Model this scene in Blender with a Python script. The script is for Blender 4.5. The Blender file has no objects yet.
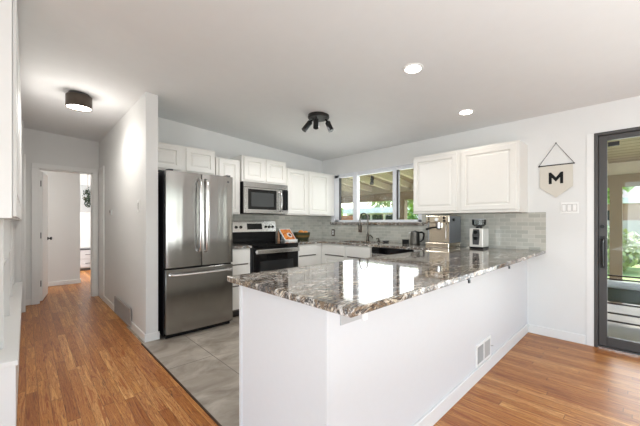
import bpy, bmesh, math, random
from mathutils import Vector, Matrix
random.seed(7)
S = bpy.context.scene
COL = S.collection
PI = math.pi
# ------------------------------------------------------------------ camera
TH = math.radians(46.2)
cam_d = bpy.data.cameras.new('camera'); cam = bpy.data.objects.new('camera', cam_d); COL.objects.link(cam)
cam.location = (0, 0, 1.228)
cam.rotation_euler = (PI/2, 0, TH - PI/2)
cam_d.sensor_width = 36; cam_d.lens = 307/640*36
cam_d.shift_y = 9/640; cam_d.clip_start = .01
S.camera = cam
# ------------------------------------------------------------------ world, sun, window and added fill light, exposure
w = bpy.data.worlds.new('world'); S.world = w; w.use_nodes = True
wn = w.node_tree.nodes; wl = w.node_tree.links
bg = wn['Background']
sky = wn.new('ShaderNodeTexSky'); sky.sky_type = 'NISHITA'; sky.sun_disc = False
sky.sun_elevation = math.radians(48); sky.sun_rotation = math.radians(90); sky.air_density = 1.0; sky.dust_density = 2.0
wl.new(sky.outputs[0], bg.inputs[0]); bg.inputs[1].default_value = .62
sd = bpy.data.lights.new('sun', 'SUN'); sd.energy = 4.0; sd.angle = .02; sd.color = (1, .95, .86)
sun = bpy.data.objects.new('sun', sd); COL.objects.link(sun)
sun.rotation_euler = (0, math.radians(46), math.radians(-8))
def area(name, loc, target, sx, sy, power, color=(1, 1, 1)):
    l = bpy.data.lights.new(name, 'AREA'); l.shape = 'RECTANGLE'; l.size = sx; l.size_y = sy; l.energy = power; l.color = color
    o = bpy.data.objects.new(name, l); COL.objects.link(o); o.location = loc
    o.rotation_euler = (Vector(target) - Vector(loc)).to_track_quat('-Z', 'Y').to_euler()
    return o
area('rear_fill', (.6, -6.05, 1.4), (.6, 0, 2.4), 6.0, 1.8, 32, (.90, .96, 1))  # added fill from behind the camera, set in invented openings
area('left_fill', (-3.95, -2.0, 1.4), (2, -1.5, 2.6), 4.5, 1.7, 112, (.90, .96, 1))  # added fill from the unseen left side of the room
area('ceiling_fill', (1.0, -1.3, 1.0), (1.35, -.8, 3), 3.2, 2.0, 56, (.91, .965, 1))  # added unseen light facing up to brighten the ceiling
area('daylight_patio_door', (4.19, -.66, 1.07), (0, -.66, 1.07), 1.7, 1.85, 23, (.95, .98, 1))
area('daylight_kitchen_window', (4.118, 2.96, 1.645), (0, 2.96, 1.645), 1.46, .70, 12, (.95, .98, 1))
area('bedroom_fill', (-1.4, 9.0, 1.5), (2, 9.2, 1.2), 1.6, 1.5, 95, (.95, .98, 1))  # added light for the bedroom beyond the hall, no window there
area('side_room_fill', (-.9, 6.95, 2.2), (.3, 7.0, .6), .6, .6, 15, (1, .97, .93))  # added light for the passage behind the hall doorway
S.view_settings.view_transform = 'Standard'; S.view_settings.look = 'None'
S.view_settings.gamma = 1; S.view_settings.use_curve_mapping = False
S.view_settings.exposure = .47

# ------------------------------------------------------------------ material helpers
class NT:
    def __init__(s, name):
        s.m = bpy.data.materials.new(name); s.m.use_nodes = True
        s.t = s.m.node_tree; s.b = s.t.nodes['Principled BSDF']; s.o = s.t.nodes['Material Output']
    def n(s, t, **k):
        x = s.t.nodes.new(t)
        for a, v in k.items(): setattr(x, a, v)
        return x
    def l(s, a, b): s.t.links.new(a, b)
    def set(s, **k):
        names = dict(col='Base Color', rough='Roughness', metal='Metallic', spec='Specular IOR Level', coat='Coat Weight', coatr='Coat Roughness', ior='IOR')
        for a, v in k.items():
            if a == 'col': v = (*v, 1)
            s.b.inputs[names[a]].default_value = v
        return s
    def coords(s, scale=(1, 1, 1), rot=(0, 0, 0), loc=(0, 0, 0)):
        tc = s.n('ShaderNodeTexCoord'); mp = s.n('ShaderNodeMapping'); s.l(tc.outputs['Object'], mp.inputs[0])
        mp.inputs['Scale'].default_value = scale; mp.inputs['Rotation'].default_value = rot; mp.inputs['Location'].default_value = loc
        return mp.outputs[0]
    def noise(s, vec, scale, detail=3, rough=.5, dist=0):
        x = s.n('ShaderNodeTexNoise'); s.l(vec, x.inputs['Vector'])
        x.inputs['Scale'].default_value = scale; x.inputs['Detail'].default_value = detail
        x.inputs['Roughness'].default_value = rough; x.inputs['Distortion'].default_value = dist
        return x.outputs[0]
    def ramp(s, fac, stops, interp='LINEAR'):
        r = s.n('ShaderNodeValToRGB'); s.l(fac, r.inputs[0]); e = r.color_ramp.elements; r.color_ramp.interpolation = interp
        while len(e) < len(stops): e.new(.5)
        for i, (p, c) in enumerate(stops): e[i].position = p; e[i].color = (*c, 1)
        return r.outputs[0]
    def math(s, op, a, b=None, c=None):
        x = s.n('ShaderNodeMath', operation=op)
        for i, v in enumerate((a, b, c)):
            if v is None: continue
            if isinstance(v, (int, float)): x.inputs[i].default_value = v
            else: s.l(v, x.inputs[i])
        return x.outputs[0]
    def mix(s, fac, a, b, blend='MIX'):
        x = s.n('ShaderNodeMix', data_type='RGBA', blend_type=blend)
        for i, v in ((0, fac), (6, a), (7, b)):
            if isinstance(v, (int, float)): x.inputs[i].default_value = v
            elif isinstance(v, tuple): x.inputs[i].default_value = (*v, 1)
            else: s.l(v, x.inputs[i])
        return x.outputs[2]
    def bump(s, h, strength=.1, dist=.01):
        x = s.n('ShaderNodeBump'); s.l(h, x.inputs['Height']); x.inputs['Strength'].default_value = strength
        x.inputs['Distance'].default_value = dist; s.l(x.outputs[0], s.b.inputs['Normal'])
def rgb(r, g, b):
    f = lambda c: ((c/255+.055)/1.055)**2.4 if c/255 > .04045 else c/255/12.92
    return (f(r), f(g), f(b))
def plain(name, c, rough=.5, metal=0, nscale=30, amt=.04, bump=0, **k):
    t = NT(name); t.set(rough=rough, metal=metal, **k)
    v = t.coords(); f = t.noise(v, nscale)
    t.l(t.mix(f, tuple(x*(1-amt) for x in c), tuple(min(1, x*(1+amt)) for x in c)), t.b.inputs['Base Color'])
    if bump: t.bump(t.noise(v, nscale*6), bump, .002)
    return t.m
def emis(name, c, strength):
    t = NT(name); t.set(col=c); t.b.inputs['Emission Color'].default_value = (*c, 1); t.b.inputs['Emission Strength'].default_value = strength
    return t.m
M = {}
M['wall'] = plain('painted_wall', rgb(225, 225, 223), .75, nscale=8, amt=.015, bump=.08)
M['ceiling'] = plain('ceiling_paint', rgb(229, 230, 230), .85, nscale=10, amt=.02, bump=.1)
M['trim'] = plain('white_trim', rgb(232, 232, 230), .4, amt=.01)
M['panel'] = plain('peninsula_paint', rgb(222, 223, 225), .5, amt=.015, bump=.04)
M['cab'] = plain('cabinet_paint', rgb(231, 228, 222), .42, amt=.012)
M['recess_shade'] = plain('pull_recess_shade', rgb(92, 84, 76), .6)
M['black'] = plain('black_plastic', (.006, .006, .0065), .3, spec=.25)
M['blackmetal'] = plain('black_metal', (.012, .012, .012), .4, .3)
M['blackglass'] = plain('black_glass', (.004, .004, .0045), .05, spec=.35)
M['darkgrey'] = plain('dark_grey', (.06, .06, .062), .4)
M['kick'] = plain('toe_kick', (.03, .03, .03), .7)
M['bronze'] = plain('dark_bronze_frame', rgb(70, 68, 67), .45, .1)
M['chrome'] = plain('chrome', (.75, .75, .76), .12, 1)
M['faucet'] = plain('faucet_bronze', (.09, .08, .07), .25, .9)
M['white'] = plain('white_plastic', rgb(240, 240, 238), .35)
M['vinyl'] = plain('white_vinyl', rgb(228, 230, 235), .35)
M['felt'] = plain('cream_felt', rgb(212, 207, 196), .9, nscale=200, amt=.06, bump=.3)
M['ventmetal'] = plain('vent_metal', rgb(196, 196, 194), .4, .1)
M['ventgrey'] = plain('vent_grey', rgb(176, 173, 170), .45, .1)
M['hole'] = plain('vent_hole', (.07, .07, .075), .8)
M['brownplate'] = plain('brown_plate', rgb(96, 82, 70), .35, .4)
M['cord'] = plain('dark_cord', (.03, .028, .026), .7)
def steel(name, c, rough, axis):
    t = NT(name); t.set(metal=1)
    sc = [3, 3, 3]; 
    for i in range(3):
        if i != axis: sc[i] = 3
    scale = tuple(400 if i != axis else 2 for i in range(3))
    f = t.noise(t.coords(scale), 1, 2)
    t.l(t.mix(f, tuple(x*.92 for x in c), tuple(x*1.06 for x in c)), t.b.inputs['Base Color'])
    t.l(t.math('MULTIPLY_ADD', f, .12, rough-.06), t.b.inputs['Roughness'])
    s2 = [9, 9, 9]; s2[axis] = .25
    t.bump(t.noise(t.coords(tuple(s2)), 1, 1), .22 if axis == 2 else .08, .03)
    return t.m
M['steel'] = steel('brushed_steel', (.46, .45, .435), .22, 0)
M['steelv'] = steel('brushed_steel_vertical', (.35, .34, .325), .17, 2)
M['steelbright'] = steel('bright_steel', (.66, .65, .63), .22, 0)
M['steelhandle'] = plain('handle_steel', (.70, .69, .68), .18, 1)
# granite
t = NT('granite'); t.set(rough=.05, spec=.5)
v = t.coords((1, 1, 1), (0, 0, math.radians(35)))
v2 = t.coords((1.0, 2.6, 2.0), (0, 0, math.radians(62)))
v3 = t.coords((1.0, 1.7, 2.0), (0, 0, math.radians(40)))
n1 = t.noise(v3, 1.9, 5, .6, 1.2)
n2 = t.noise(v2, 17, 6, .75, .8)
n3 = t.noise(v2, 5.5, 9, .72, 2.4)
n4 = t.noise(v2, 3.1, 8, .7, 3.0)
base = t.ramp(n1, [(.34, rgb(92, 90, 90)), (.44, rgb(168, 164, 160)), (.51, rgb(232, 230, 226)), (.59, rgb(208, 194, 170)), (.68, rgb(120, 116, 112))])
vein = t.ramp(n3, [(.40, (1, 1, 1)), (.445, (.35, .35, .35)), (.475, (0, 0, 0)), (.52, (0, 0, 0)), (.545, (.4, .4, .4)), (.59, (1, 1, 1))])
c1 = t.mix(vein, t.mix(n2, rgb(10, 10, 12), rgb(88, 84, 82)), base)
br = t.ramp(n4, [(.44, (0, 0, 0)), (.49, (1, 1, 1)), (.53, (0, 0, 0))])
c1 = t.mix(t.math('MULTIPLY', br, .8), c1, rgb(140, 114, 86))
spk = t.ramp(n2, [(.36, (0, 0, 0)), (.43, (1, 1, 1))])
c2 = t.mix(spk, rgb(30, 28, 29), c1)
wsp = t.ramp(t.noise(v2, 26, 3, .6), [(.58, (0, 0, 0)), (.66, (1, 1, 1))])
t.l(t.mix(t.math('MULTIPLY', wsp, .3), c2, rgb(236, 234, 230)), t.b.inputs['Base Color'])
M['granite'] = t.m
# wood strip floor, boards run along Y
def wood(name, cols, wd=.062, ln=1.1):
    t = NT(name)
    tc = t.n('ShaderNodeTexCoord'); sp = t.n('ShaderNodeSeparateXYZ'); t.l(tc.outputs['Object'], sp.inputs[0])
    X, Y = sp.outputs[0], sp.outputs[1]
    xr = t.math('DIVIDE', X, wd); row = t.math('FLOOR', xr); fx = t.math('FRACT', xr)
    wn_ = t.n('ShaderNodeTexWhiteNoise', noise_dimensions='1D'); t.l(row, wn_.inputs['W'])
    yr = t.math('ADD', t.math('DIVIDE', Y, ln), t.math('MULTIPLY', wn_.outputs[0], 7.3))
    colm = t.math('FLOOR', yr); fy = t.math('FRACT', yr)
    cb = t.n('ShaderNodeCombineXYZ'); t.l(row, cb.inputs[0]); t.l(colm, cb.inputs[1])
    w2 = t.n('ShaderNodeTexWhiteNoise', noise_dimensions='2D'); t.l(cb.outputs[0], w2.inputs['Vector'])
    rnd = w2.outputs[0]
    # grain
    cg = t.n('ShaderNodeCombineXYZ'); t.l(t.math('MULTIPLY', X, 30), cg.inputs[0]); t.l(t.math('ADD', t.math('MULTIPLY', Y, 1.6), t.math('MULTIPLY', rnd, 40)), cg.inputs[1]); t.l(t.math('MULTIPLY', rnd, 31), cg.inputs[2])
    g = t.noise(cg.outputs[0], .9, 6, .65, 2.2)
    base = t.ramp(rnd, cols)
    dark = t.mix(1.0, base, rgb(190, 142, 98), 'MULTIPLY')
    gr = t.ramp(g, [(.40, (1, 1, 1)), (.48, (.2, .2, .2)), (.52, (.8, .8, .8)), (.60, (0, 0, 0))])
    c = t.mix(t.math('MULTIPLY', gr, .95), base, dark)
    g2 = t.ramp(t.noise(cg.outputs[0], 2.3, 4, .7, 3), [(.36, (1, 1, 1)), (.43, (0, 0, 0))])
    c = t.mix(t.math('MULTIPLY', g2, .7), c, rgb(60, 34, 20))
    e1 = t.math('LESS_THAN', fx, .035); e2 = t.math('LESS_THAN', fy, .0035)
    gap = t.math('MAXIMUM', e1, e2)
    c = t.mix(t.math('MULTIPLY', gap, .65), c, rgb(52, 30, 18))
    t.l(c, t.b.inputs['Base Color'])
    t.l(t.math('MULTIPLY_ADD', g, .12, .30), t.b.inputs['Roughness'])
    t.bump(t.math('SUBTRACT', 1, gap), .15, .002)
    return t.m
M['wood'] = wood('oak_strip_floor', [(0, rgb(178, 116, 54)), (.25, rgb(194, 132, 66)), (.6, rgb(206, 148, 82)), (.85, rgb(222, 170, 106)), (1, rgb(184, 120, 58))])
# kitchen tile, columns .61 wide along X with long tiles along Y
t = NT('grey_floor_tile')
tc = t.n('ShaderNodeTexCoord'); sp = t.n('ShaderNodeSeparateXYZ'); t.l(tc.outputs['Object'], sp.inputs[0])
cb = t.n('ShaderNodeCombineXYZ'); t.l(t.math('ADD', sp.outputs[1], -2.71+12.0), cb.inputs[0]); t.l(t.math('ADD', sp.outputs[0], -1.24+6.1), cb.inputs[1])
bk = t.n('ShaderNodeTexBrick'); t.l(cb.outputs[0], bk.inputs['Vector'])
for k_, v_ in (('Scale', 1), ('Mortar Size', .0035), ('Brick Width', 1.2), ('Row Height', .61), ('Mortar Smooth', .1)): bk.inputs[k_].default_value = v_
bk.inputs['Color1'].default_value = (0, 0, 0, 1); bk.inputs['Color2'].default_value = (1, 1, 1, 1)
vv = t.coords((1, 1.6, 1), (0, 0, .5))
c = t.ramp(t.noise(vv, 2.6, 6, .62, .8), [(.34, rgb(142, 131, 118)), (.5, rgb(170, 160, 147)), (.66, rgb(194, 185, 172))])
c = t.mix(t.math('MULTIPLY', t.n('ShaderNodeRGBToBW').outputs[0], 0), c, c)
bw = t.n('ShaderNodeRGBToBW'); t.l(bk.outputs[0], bw.inputs[0])
c = t.mix(t.math('MULTIPLY', bw.outputs[0], .18), c, rgb(120, 112, 104))
t.l(t.mix(bk.outputs['Fac'], c, rgb(112, 105, 98)), t.b.inputs['Base Color'])
t.set(rough=.38); t.bump(bk.outputs['Fac'], -.2, .002)
M['tile'] = t.m
# backsplash glass mosaic
def splash(name, horiz):
    t = NT(name); t.set(rough=.1, spec=.6, coat=.3)
    tc = t.n('ShaderNodeTexCoord'); sp = t.n('ShaderNodeSeparateXYZ'); t.l(tc.outputs['Object'], sp.inputs[0])
    cb = t.n('ShaderNodeCombineXYZ'); t.l(sp.outputs[horiz], cb.inputs[0]); t.l(sp.outputs[2], cb.inputs[1])
    bk = t.n('ShaderNodeTexBrick'); t.l(cb.outputs[0], bk.inputs['Vector'])
    for k_, v_ in (('Scale', 1), ('Mortar Size', .0022), ('Brick Width', .115), ('Row Height', .0455), ('Mortar Smooth', .2), ('Bias', -.1)): bk.inputs[k_].default_value = v_
    bk.inputs['Color1'].default_value = (*rgb(174, 174, 165), 1); bk.inputs['Color2'].default_value = (*rgb(198, 196, 186), 1); bk.inputs['Mortar'].default_value = (*rgb(206, 204, 196), 1)
    t.l(bk.outputs[0], t.b.inputs['Base Color'])
    t.bump(t.math('ADD', t.math('MULTIPLY', bk.outputs['Fac'], -1), t.math('MULTIPLY', t.noise(tc.outputs['Object'], 22, 1), .9)), .25, .003)
    return t.m
M['splash_y'] = splash('glass_mosaic_side', 1)
M['splash_x'] = splash('glass_mosaic_back', 0)
# clear glass
def glass(name, tint=(1, 1, 1), gl=1.0):
    t = NT(name); t.t.nodes.remove(t.b)
    tr = t.n('ShaderNodeBsdfTransparent'); tr.inputs[0].default_value = (*tint, 1)
    g = t.n('ShaderNodeBsdfGlossy'); g.inputs['Roughness'].default_value = .01
    fr = t.n('ShaderNodeFresnel'); fr.inputs[0].default_value = 1.45
    mx = t.n('ShaderNodeMixShader'); t.l(t.math('MULTIPLY', fr.outputs[0], gl), mx.inputs[0]); t.l(tr.outputs[0], mx.inputs[1]); t.l(g.outputs[0], mx.inputs[2])
    t.l(mx.outputs[0], t.o.inputs[0]); return t.m
M['glass'] = glass('window_glass', (.97, .98, .97), .8)
M['hopper'] = glass('smoky_hopper', (.80, .82, .82), 1)
M['grass'] = plain('grass', rgb(150, 172, 104), .9, nscale=5, amt=.25)
M['concrete'] = plain('patio_concrete', rgb(168, 162, 150), .8, nscale=4, amt=.12)
M['beam'] = plain('patio_beam_paint', rgb(150, 134, 112), .7, amt=.03)
M['rafter'] = plain('patio_rafter_paint', rgb(236, 226, 204), .7, amt=.03)
t = NT('patio_roof_boards'); t.set(rough=.7)
tc = t.n('ShaderNodeTexCoord'); sp = t.n('ShaderNodeSeparateXYZ'); t.l(tc.outputs['Object'], sp.inputs[0])
fr_ = t.math('FRACT', t.math('DIVIDE', sp.outputs[0], .14)); ln_ = t.math('LESS_THAN', fr_, .12)
t.l(t.mix(ln_, rgb(180, 164, 138), rgb(116, 102, 82)), t.b.inputs['Base Color']); M['roofpanel'] = t.m
M['fence'] = plain('weathered_fence', rgb(190, 180, 166), .8, nscale=12, amt=.25)
M['orangewood'] = plain('orange_wood', rgb(202, 140, 84), .7, nscale=12, amt=.1)
M['bark'] = plain('bark', rgb(110, 92, 74), .9, nscale=20, amt=.2)
M['siding'] = plain('white_siding', rgb(232, 232, 228), .6)
M['brick'] = plain('brick', rgb(168, 132, 116), .85, nscale=14, amt=.2)
M['darkwin'] = plain('dark_window', (.03, .035, .04), .15)
M['cushion'] = plain('green_cushion', rgb(30, 52, 44), .7, nscale=40, amt=.1)
M['cushion_sheen'] = plain('cushion_sky_sheen', rgb(150, 158, 160), .8)
for nm, c in (('leaf_light', (152, 186, 92)), ('leaf_mid', (98, 142, 60)), ('leaf_pale', (188, 196, 140)), ('leaf_dark', (46, 62, 44))):
    M[nm] = plain(nm, rgb(*c), .6, nscale=3, amt=.35)

# ------------------------------------------------------------------ mesh helpers
def B(): return bmesh.new()
def box(bm, x0, x1, y0, y1, z0, z1):
    vs = [bm.verts.new(p) for p in ((x0,y0,z0),(x1,y0,z0),(x1,y1,z0),(x0,y1,z0),(x0,y0,z1),(x1,y0,z1),(x1,y1,z1),(x0,y1,z1))]
    for f in ((3,2,1,0),(4,5,6,7),(0,1,5,4),(1,2,6,5),(2,3,7,6),(3,0,4,7)): bm.faces.new([vs[i] for i in f])
    return bm
def prism(bm, pts, a0, a1, axis='y'):
    """closed polygon extruded along axis; pts are the other two coords in xyz order"""
    def mk(p, a): return {'x': (a, p[0], p[1]), 'y': (p[0], a, p[1]), 'z': (p[0], p[1], a)}[axis]
    A = [bm.verts.new(mk(p, a0)) for p in pts]; Bv = [bm.verts.new(mk(p, a1)) for p in pts]
    n = len(pts); bm.faces.new(A); bm.faces.new(Bv[::-1])
    for i in range(n): bm.faces.new((A[i], Bv[i], Bv[(i+1) % n], A[(i+1) % n]))
    return bm
def tube(bm, pts, r, seg=10, cap=True):
    pts = [Vector(p) for p in pts]; rings = []; up = None
    for i, p in enumerate(pts):
        d = (pts[min(i+1, len(pts)-1)] - pts[max(i-1, 0)]).normalized()
        if up is None: up = Vector((0, 0, 1)) if abs(d.z) < .9 else Vector((1, 0, 0))
        a = d.cross(up).normalized(); b = a.cross(d).normalized(); up = b
        rr = r[i] if isinstance(r, (list, tuple)) else r
        rings.append([bm.verts.new(p + a*math.cos(2*PI*k/seg)*rr + b*math.sin(2*PI*k/seg)*rr) for k in range(seg)])
    for i in range(len(rings)-1):
        for k in range(seg): bm.faces.new((rings[i][k], rings[i][(k+1) % seg], rings[i+1][(k+1) % seg], rings[i+1][k]))
    if cap: bm.faces.new(rings[0][::-1]); bm.faces.new(rings[-1])
    return bm
def lathe(bm, prof, c=(0, 0, 0), seg=32, capb=True, capt=True):
    rings = [[bm.verts.new((c[0]+r*math.cos(2*PI*k/seg), c[1]+r*math.sin(2*PI*k/seg), c[2]+z)) for k in range(seg)] for r, z in prof]
    for i in range(len(rings)-1):
        for k in range(seg): bm.faces.new((rings[i][k], rings[i][(k+1) % seg], rings[i+1][(k+1) % seg], rings[i+1][k]))
    if capb: bm.faces.new(rings[0][::-1])
    if capt: bm.faces.new(rings[-1])
    return bm
def obj(name, bm, mat, parent=None, bevel=0, smooth=False, label=None, seg=2):
    bmesh.ops.recalc_face_normals(bm, faces=bm.faces)
    me = bpy.data.meshes.new(name); bm.to_mesh(me); bm.free()
    me.materials.append(M[mat] if isinstance(mat, str) else mat)
    o = bpy.data.objects.new(name, me); COL.objects.link(o)
    if parent: o.parent = parent
    if smooth:
        for p in me.polygons: p.use_smooth = True
        me.set_sharp_from_angle(angle=math.radians(35))
    if bevel:
        m = o.modifiers.new('bevel', 'BEVEL'); m.width = bevel; m.segments = seg; m.limit_method = 'ANGLE'; m.angle_limit = math.radians(40)
    if label: o['label'] = label
    return o
def thing(name, label, cat, loc=(0, 0, 0), rz=0, group=None):
    o = bpy.data.objects.new(name, None); COL.objects.link(o); o.location = loc; o.rotation_euler = (0, 0, rz)
    o.empty_display_size = .05
    return tag(o, label, cat, group)
def tag(o, label, cat, group=None):
    o['label'] = label; o['category'] = cat
    if group: o['group'] = group
    return o
def struct(name, bm, mat, parent=None, **k):
    o = obj(name, bm, mat, parent, **k)
    if not parent: o['kind'] = 'structure'
    return o
def sroot(name, loc=(0, 0, 0)):
    o = bpy.data.objects.new(name, None); COL.objects.link(o); o.location = loc; o['kind'] = 'structure'; o.empty_display_size = .05
    return o
def dup(root, loc, rz=None, label=None, group=None):
    r = root.copy(); COL.objects.link(r); r.location = loc
    if rz is not None: r.rotation_euler = (0, 0, rz)
    if label: r['label'] = label
    if group: r['group'] = group
    for ch in list(root.children):
        c = ch.copy(); COL.objects.link(c); c.parent = r
        for g in ch.children:
            d = g.copy(); COL.objects.link(d); d.parent = c
    return r
def grid_solid(xs, ys, inside, z0, z1):
    bm = B(); V = {}
    def v(i, j, z):
        k = (i, j, z)
        if k not in V: V[k] = bm.verts.new((xs[i], ys[j], z))
        return V[k]
    nx, ny = len(xs)-1, len(ys)-1
    ins = lambda i, j: 0 <= i < nx and 0 <= j < ny and inside((xs[i]+xs[i+1])/2, (ys[j]+ys[j+1])/2)
    for i in range(nx):
        for j in range(ny):
            if not ins(i, j): continue
            bm.faces.new((v(i,j,z1), v(i+1,j,z1), v(i+1,j+1,z1), v(i,j+1,z1)))
            bm.faces.new((v(i,j+1,z0), v(i+1,j+1,z0), v(i+1,j,z0), v(i,j,z0)))
            for (di, dj, a, b) in ((-1,0,(i,j+1),(i,j)), (1,0,(i+1,j),(i+1,j+1)), (0,-1,(i,j),(i+1,j)), (0,1,(i+1,j+1),(i,j+1))):
                if not ins(i+di, j+dj): bm.faces.new((v(*a, z0), v(*b, z0), v(*b, z1), v(*a, z1)))
    return bm

# ------------------------------------------------------------------ room shell
XW, YK = 4.05, 4.17
def zc(x): return 2.383 + .0555*(XW - x)
# floors
struct('floor', box(B(), -4.2, 4.2, -6.4, 11.2, -.12, 0), 'wood')
struct('floor_kitchen', box(B(), .85, XW, .88, YK, -.005, .004), 'tile')
struct('trim_1', box(B(), .838, .85, .9, 3.47, -.004, .006), plain('threshold_strip', rgb(64, 42, 28), .5))
# ceiling
bm = B(); prism(bm, [(-4.3, zc(-4.3)), (4.3, zc(4.3)), (4.3, 3.3), (-4.3, 3.3)], -6.5, 11.3, 'y'); struct('ceiling', bm, 'ceiling')
# right wall X=XW (window wall), with window and sliding door openings
WT = .16
WY0, WY1, WZ0, WZ1 = 2.14, 3.84, 1.228, 2.065
DY0, DY1, DZ1 = -1.60, .315, 2.10
def wall_x(x0, x1, y0, y1, z0, z1, holes):
    ys = sorted({y0, y1, *[h[0] for h in holes], *[h[1] for h in holes]}); zs = sorted({z0, z1, *[h[2] for h in holes], *[h[3] for h in holes]})
    bm = grid_solid(ys, zs, lambda a, b: not any(h[0] < a < h[1] and h[2] < b < h[3] for h in holes), x0, x1)
    for vt in bm.verts: vt.co = Vector((vt.co.z, vt.co.x, vt.co.y))
    return bm
struct('wall_right', wall_x(XW, XW+WT, -6.4, YK+.15, -.12, 2.6, [(WY0, WY1, WZ0, WZ1), (DY0, DY1, -.02, DZ1)]), 'wall')
# kitchen back wall, hall wing wall
struct('wall_back', box(B(), 1.0, XW+.01, YK, YK+.14, -.1, 2.7), 'wall')
struct('wall_hall', box(B(), .885, 1.0, 3.49, 6.26, -.1, 2.7), 'wall')
# far hall wall with doorway
bm = B()
for a in ((-.5, .14, -.1, 2.75), (.80, 1.0, -.1, 2.7), (.14, .80, 2.035, 2.75)): box(bm, a[0], a[1], 6.25, 6.37, a[2], a[3])
struct('wall_far', bm, 'wall')
# left walls
struct('wall_left', box(B(), -.6, -.45, 2.45, 5.86, -.1, 2.8), 'wall')
struct('wall_left_hall', box(B(), -.5, -.02, 5.80, 6.25, -.1, 2.8), 'wall')
struct('wall_left_front', box(B(), -4.2, -.45, 2.36, 2.5, -.1, 3.0), 'wall')
bm = wall_x(-4.2, -4.05, -6.4, 2.5, -.1, 3.0, [(-4.3, .3, .5, 2.35)]); struct('wall_left_rear', bm, 'wall')
bm = B()
for a in ((-4.2, -2.5, -.1, 3.0), (3.7, 4.2, -.1, 3.0), (-2.5, 3.7, -.1, .45), (-2.5, 3.7, 2.4, 3.0)): box(bm, a[0], a[1], -6.4, -6.2, a[2], a[3])
struct('wall_rear', bm, 'wall')
# rooms beyond the hall
struct('wall_passage', box(B(), -1.7, .79, 7.80, 7.92, -.1, 2.8), 'wall')
struct('wall_passage_side', box(B(), -1.75, -1.6, 5.9, 11.2, -.1, 2.8), 'wall')
struct('wall_bedroom', box(B(), -1.7, 3.0, 10.4, 10.5, -.1, 2.8), 'wall')
struct('wall_bedroom_side', box(B(), 2.2, 2.35, 6.2, 10.5, -.1, 2.8), 'wall')
struct('wall_passage_near', box(B(), 1.0, 2.3, 6.22, 6.34, -.1, 2.8), 'wall')
# baseboards
def bb(name, x0, x1, y0, y1, h=.085):
    bm = box(B(), x0, x1, y0, y1, 0, h); struct(name, bm, 'trim', bevel=.006)
bb('baseboard_right', XW-.014, XW, .375, .862, .095)
bb('baseboard_right_rear', XW-.014, XW, -6.2, -1.68, .095)
bb('baseboard_hall', .871, .885, 3.49, 5.76)
bb('baseboard_hall_end', .871, 1.014, 3.476, 3.49)
bb('baseboard_far', -.02, .055, 6.236, 6.25)
bb('baseboard_passage', -1.6, .79, 7.786, 7.80)
bb('baseboard_passage_corner', .79, .804, 7.786, 7.93)
bb('baseboard_bedroom', .79, 2.2, 10.386, 10.40)
bb('baseboard_left_hall', -.02, -.006, 5.86, 6.236)
# casings
bm = B()
box(bm, .062, .14, 6.228, 6.25, 0, 2.035); box(bm, .80, .868, 6.228, 6.25, 0, 2.035); box(bm, .062, .868, 6.228, 6.25, 2.035, 2.105)
box(bm, .14, .155, 6.25, 6.37, 0, 2.035); box(bm, .785, .80, 6.25, 6.37, 0, 2.035); box(bm, .14, .80, 6.25, 6.37, 2.02, 2.035)
struct('trim_2', bm, 'trim', bevel=.004)
bm = B(); box(bm, .868, .885, 5.76, 5.84, 0, 2.1); box(bm, .868, .885, 5.84, 6.228, 2.03, 2.10); box(bm, .874, .885, 5.84, 6.228, 0, 2.03)
struct('trim_3', bm, 'trim', bevel=.003)
bm = B(); box(bm, -.02, 0, 5.80, 5.87, 0, 2.15); struct('trim_4', bm, 'trim', bevel=.004)
bm = B(); box(bm, XW-.006, XW, DY1, DY1+.055, 0, DZ1+.0); struct('trim_5', bm, 'trim')
# hall door, opened into the far room
d = sroot('door_2', (.172, 6.392, 0)); d.rotation_euler = (0, 0, math.radians(-8))
bm = B(); box(bm, -.018, .018, 0, .62, .012, 2.01); struct('door_panel', bm, 'trim', d, bevel=.003)
bm = B()
for yy in (-1, 1):
    lathe(bm, [(.028, 0), (.028, .006)], seg=20)
bm.free()
bm = B(); tube(bm, [(.018, .56, .95), (.03, .56, .95)], .026, 16); tube(bm, [(.03, .56, .95), (.05, .56, .95)], .011, 10); tube(bm, [(.048, .56, .95), (.056, .56, .95), (.072, .56, .95), (.078, .56, .95)], [.014, .026, .026, .012], 16)
struct('door_knob', bm, 'blackmetal', d, smooth=True)
for zz in (.28, 1.02, 1.82):
    bm = B(); box(bm, -.006, .004, -.014, 0, zz-.045, zz+.045); struct('hinge', bm, 'darkgrey', d)

# ------------------------------------------------------------------ kitchen window
wdw = sroot('window_1', (XW, 0, 0))
bm = B(); f0, f1 = .004, .060
FW = .05
box(bm, f0, f1, WY0, WY1, WZ0, WZ0+FW-.015); box(bm, f0, f1, WY0, WY1, WZ1-FW, WZ1)
box(bm, f0, f1, WY1-.10, WY1, WZ0, WZ1); box(bm, f0, f1, WY0, WY0+.06, WZ0, WZ1)
box(bm, f0-.012, f1, 3.315, 3.405, WZ0, WZ1-.0); box(bm, f0-.006, f1, 2.555, 2.62, WZ0, WZ1)
struct('window_frame', bm, 'vinyl', wdw, bevel=.004)
bm = B()
for (a, b) in ((3.40, 3.75), (2.61, 3.32), (2.19, 2.56)):
    box(bm, .034, .038, a, b, WZ0+.03, WZ1-.045)
struct('window_glass', bm, 'glass', wdw)
bm = B()
for (a, b) in ((3.724, 3.741), (2.527, 2.556)):
    box(bm, .010, .055, a, b, WZ0+.035, WZ1-.05)
struct('window_seal', bm, 'darkgrey', wdw)
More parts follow.
